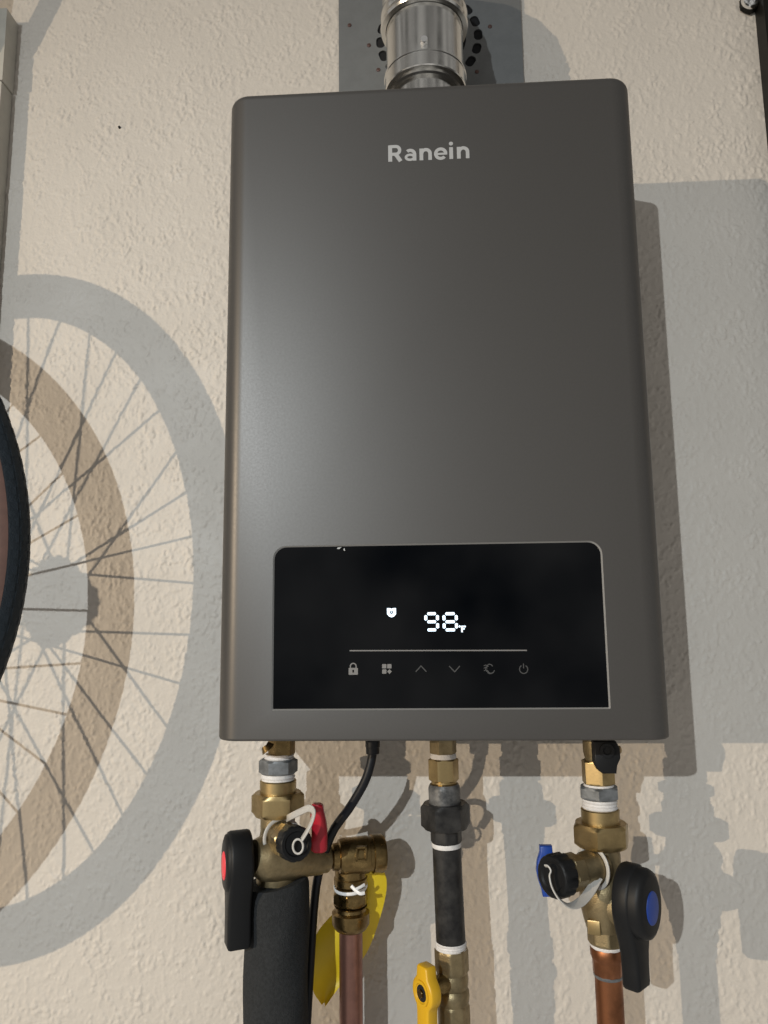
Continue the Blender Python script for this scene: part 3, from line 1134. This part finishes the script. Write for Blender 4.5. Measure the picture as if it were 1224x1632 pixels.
# black purge plug by the inlet
bm = bmesh.new()
o = at(963, 1207, CYY - .016)
slab_b(bm, o, V((1, 0, 0)), V((0, 0, 1)), V((0, -1, 0)), [(-.0095, .014), (-.0095, -.004), (-.0065, -.010), (-.0030, -.0125), (.0085, -.0125), (.0095, -.006), (.0125, .000), (.0125, .008), (.0095, .014)], -.006, .006, .0015)
plug = obj('purge_plug', bm, M['black'], cold, smooth=45)
bm = bmesh.new()
lathe(bm, at(967, 1196, CYY - .022), (0, -1, 0), [(0, .0062), (.002, .0060), (.0022, .0035), (.001, .003)], 24)
obj('plug_boss', bm, M['black'], plug)
bm = bmesh.new()
lathe(bm, at(984, 1195, CYY - .012), (.8, -.6, 0), [(-.004, .0035), (.002, .0035), (.003, .0022)], 18)
obj('plug_screw', bm, M['obrass'], plug)
# drain port pointing left and forward
dn = V((-.80, -.60, .03)).normalized()
D0 = at(950, 1381, CYY - .010)
bm = bmesh.new()
lathe(bm, D0 - dn * .004, dn, [(0, .0138), (.017, .0134), (.019, .0122), (.034, .0122)], 36)
obj('drain_port', bm, M['dbrass'], cold)
bm = bmesh.new()
nut(bm, D0 + dn * .0235, dn, .0130, .0258, .0014, rot=.35)
obj('drain_nut', bm, M['dbrass'], cold)
capb = D0 + dn * .0395
ribbed_cap(cold, capb, dn, .0170, .0140)
# blue butterfly lever behind the cap
bm = bmesh.new()
p0 = at(871, 1387, -.0994)
ol = [(.0052, .0205), (-.0052, .0205), (-.0052, .015), (-.0078, .008), (-.0088, 0), (-.0074, -.008), (-.0050, -.015), (-.0042, -.0205), (.0060, -.0205), (.0064, 0)]
slab_b(bm, p0, V((1, 0, 0)), V((0, 0, 1)), V((0, -1, 0)), list(reversed(ol))[::-1], -.004, .004, .0014)
obj('drain_lever', bm, M['blue'], cold, smooth=50)
bm = bmesh.new()
pp = at(940, 1387, -.0994)
lathe(bm, p0, pp - p0, [(0, .005), ((pp - p0).length, .005)], 20)
obj('drain_stem', bm, M['dbrass'], cold)
# milky strap
bm = bmesh.new()
a, e1, e2 = basis(dn)
pc = D0 + dn * .004
pts = [pc + (e1 * math.cos(t) + e2 * math.sin(t)) * .0162 for t in [2 * math.pi * k / 44 for k in range(44)]]
sweep(bm, pts, rect(.0034, .0016), a, closed=True)
pts = catmull([at(953, 1398, -0.1200), at(940, 1421, -0.1280), at(925, 1438, -0.1370), at(908, 1444, -0.1440), at(892, 1434, -0.1470), at(880, 1414, -0.1455), at(876, 1396, -0.1435), at(878, 1388, -0.1430), at(874, 1381, -0.1415), at(869, 1380, -0.1400)], 8)
rings = []
n = len(pts)
prev = V((-.5, -.8, .2))
for i, p in enumerate(pts):
    t = (pts[min(i + 1, n - 1)] - pts[max(i - 1, 0)]).normalized()
    nr = (prev - t * prev.dot(t)).normalized()
    prev = nr
    s = t.cross(nr)
    w = .0040 if i < n * .35 else .0022
    if n * .25 < i < n * .45:
        w = .0040 + (.0022 - .0040) * (i / n - .25) / .2
    rings.append([p + s * a * w + nr * b * .0007 for a, b in ((1, .5), (.8, 1), (-.8, 1), (-1, .5), (-1, -.5), (-.8, -1), (.8, -1), (1, -.5))])
rings_mesh(bm, rings)
obj('strap', bm, M['strap'], cold, smooth=50)

# copper supply pipe below the cold valve
cp = thing('copper_pipe', 'reddish copper pipe with soldered adapter below the blue-button valve', 'pipe', (CX_, CYY, -.5), 'bare copper pipes')
bm = bmesh.new()
lathe(bm, (CX_, CYY, -.5), (0, 0, 1), [(0, .0112), (zc_(1548) + .5, .0112)], 40)
obj('pipe', bm, M['copper'], cp)
bm = bmesh.new()
zb = zc_(1552)
H_ = zc_(1506) - zb
lathe(bm, (CX_, CYY, zb), (0, 0, 1), [(0, .0114), (.001, .0124), (H_ * .45, .0124), (H_ * .55, .0130), (H_ * .62, .0138), (H_ * .95, .0140), (H_, .0132)], 10)
bm2 = bm
obj('adapter', bm2, M['copper'], cp, smooth=50)
bm = bmesh.new()
lathe(bm, (CX_, CYY, zc_(1556)), (0, 0, 1), [(0, .0113), (.0008, .0119), (.0022, .0121), (.003, .0114)], 40)
obj('solder_joint', bm, M['galv'], cp)

# ------------------------------------------------------------------ bicycle wheel at the left edge
WC = V((-.6770, -.2525, .1533))
NA = -1.2572
wn = V((math.cos(NA), math.sin(NA), 0))
wheel = thing('bicycle_wheel', 'large black-tyred bicycle wheel at the left edge beside the wall', 'bicycle wheel', WC)
wa = wn.cross(V((0, 0, 1))).normalized()
wb = wn.cross(wa)


def torus_prof(bm, prof, seg=128, closed=True):
    rings = []
    for i in range(seg):
        t = 2 * math.pi * i / seg
        rad = wa * math.cos(t) + wb * math.sin(t)
        rings.append([WC + rad * r + wn * h for r, h in prof])
    rings_mesh(bm, rings, closed=True)


def tyre_arc(a0, a1, r, n):
    out = [math.radians(a0 + (a1 - a0) * k / n) for k in range(n + 1)]
    return [(.3180 + r * math.cos(t), r * math.sin(t)) for t in out] + [(.3180 + (r - .003) * math.cos(t), (r - .003) * math.sin(t)) for t in reversed(out)]


bm = bmesh.new()
torus_prof(bm, tyre_arc(-72, 72, .0193, 14), 160)
tyre = obj('tyre', bm, M['rubber'], wheel)
bm = bmesh.new()
torus_prof(bm, tyre_arc(72.5, 287.5, .0189, 16), 160)
obj('sidewall', bm, M['sidewall'], tyre)
# tread blocks, joined: far too many to tell apart
bm = bmesh.new()
for i in range(150):
    for row, (ta, wd) in enumerate(((-58, 12), (-30, 13), (0, 14), (30, 13), (58, 12))):
        ph_ = 2 * math.pi * (i + .5 * (row % 2)) / 150
        vv = []
        for dr in (-.001, .0004):
            for dp, dt in ((-.0115, -wd / 1.15), (.0115, -wd / 1.15), (.0115, wd / 1.15), (-.0115, wd / 1.15)):
                t = math.radians(ta + dt)
                p_ = ph_ + dp
                rad = wa * math.cos(p_) + wb * math.sin(p_)
                vv.append(bm.verts.new(WC + rad * (.3180 + (.0193 + dr) * math.cos(t)) + wn * ((.0193 + dr) * math.sin(t))))
        for f in ((4, 5, 6, 7), (0, 1, 5, 4), (1, 2, 6, 5), (2, 3, 7, 6), (3, 0, 4, 7)):
            bm.faces.new([vv[k] for k in f])
tr = obj('tread_blocks', bm, M['rubber'], tyre, smooth=0)
tr['kind'] = 'stuff'
bm = bmesh.new()
torus_prof(bm, [(.3060, .0105), (.3085, .0120), (.3065, .0128), (.2960, .0110), (.2900, .0060), (.2890, 0), (.2900, -.0060), (.2960, -.0110), (.3065, -.0128), (.3085, -.0120), (.3060, -.0105), (.3040, 0)])
obj('rim', bm, M['rim'], wheel)
bm = bmesh.new()
lathe(bm, WC - wn * .062, wn, [(0, .006), (.010, .006), (.0105, .010), (.028, .012), (.030, .029), (.033, .029), (.036, .016), (.062, .013), (.088, .016), (.091, .029), (.094, .029), (.096, .014), (.118, .012), (.1185, .006), (.130, .006)], 32)
obj('hub', bm, M['hub'], wheel)
bm = bmesh.new()
for k in range(7):
    r = .045 - .0040 * k
    nt_ = int(r * 500)
    ring = []
    for j in range(nt_ * 4):
        t = 2 * math.pi * j / (nt_ * 4)
        ring.append((r - (.0024 if j % 4 in (2, 3) else 0)) * (wa * math.cos(t) + wb * math.sin(t)))
    o = WC + wn * (.036 + .0045 * k)
    rings_mesh(bm, [[o + p for p in ring], [o + p + wn * .002 for p in ring]])
obj('cassette', bm, M['hub'], wheel, smooth=0)
bm = bmesh.new()
lathe(bm, V((0, 0, 0)), V((0, 0, 1)), [(0, .00120), (1, .00120)], 8)
spm = None
for k in range(36):
    side = 1 if k % 2 else -1
    t_h = 2 * math.pi * k / 36
    cross = math.radians(88) * (1 if (k // 2) % 2 else -1)
    rimp = (wa * math.cos(t_h) + wb * math.sin(t_h)) * .2905
    t2 = t_h + cross
    hubp = (wa * math.cos(t2) + wb * math.sin(t2)) * .0285 + wn * (.0295 * side)
    if spm is None:
        so = obj('spoke', bm, M['spoke'], None)
        spm = so.data
    else:
        so = bpy.data.objects.new('spoke', spm)
        C.objects.link(so)
    so.parent = wheel
    d = rimp - hubp
    q = d.to_track_quat('Z', 'Y')
    so.matrix_basis = Matrix.Translation(hubp) @ q.to_matrix().to_4x4() @ Matrix.Diagonal((1, 1, d.length, 1))

# ------------------------------------------------------------------ shelf bracket at the top left corner
re_ = at(9, 60, -.024)
zt = at(17, 15, -.0226).z
rail = thing('shelf_bracket', 'pale painted shelf upright with slanting brace in top left corner', 'shelf bracket', (re_.x - .02, 0, -.5))
bm = bmesh.new()
zs = at(10, 130, -.0226).z
slab(bm, rrect(re_.x - .045, zs + .0006, re_.x, zt, .001, .001, .0015, .0015, 3), -.025, -.0012)
obj('upright', bm, M['rail'], rail, smooth=30)
bm = bmesh.new()
slab(bm, rrect(re_.x - .045, -.5, re_.x - .0015, zs, .001, .001, .001, .001, 3), -.0235, -.0012)
obj('upright', bm, M['rail'], rail, smooth=30)
bm = bmesh.new()
zb = at(45, 122, 0).z - .030
pts = [V((re_.x - .032, -.018, zb)), V((re_.x - .032, -.018 - .16, zb + .16 * 1.95))]
sweep(bm, pts, rect(.017, .017, .1), V((1, 0, 0)))
obj('brace', bm, M['rail'], rail, smooth=30)

# ------------------------------------------------------------------ black post and bolt at the top right corner
pe = at(1219, 20, -.0226)
post = thing('metal_post', 'black metal upright just entering the top right corner', 'post', (pe.x + .015, 0, -.5))
bm = bmesh.new()
slab(bm, rrect(pe.x, -.5, pe.x + .03, 1.1, .002, .002, .002, .002, 3), -.022, -.0012)
obj('upright', bm, M['post'], post, smooth=30)
bo = at(1200, -4, -.0136)
bolt = thing('bolt', 'shiny chrome bolt head beside the black post in top right corner', 'bolt', (bo.x, 0, bo.z))
bm = bmesh.new()
nut(bm, (bo.x, -.0015, bo.z), (0, -1, 0), .007, .020, .001)
obj('washer', bm, M['post'], bolt)
bm = bmesh.new()
lathe(bm, (bo.x - .001, -.0085, bo.z), (0, -1, 0), [(0, .0100), (.002, .0100), (.0045, .0085), (.006, .005), (.0064, .002)], 28)
obj('head', bm, M['chrome'], bolt)

# small dark nail head in the plain wall at upper left
p = at(191, 204, 0)
bm = bmesh.new()
lathe(bm, (p.x, .001, p.z), (0, -1, 0), [(0, .0014), (.0032, .0014), (.0036, .0007)], 12)
tag(obj('nail', bm, M['dark'], None), 'tiny dark nail head in the plain wall at upper left', 'nail')
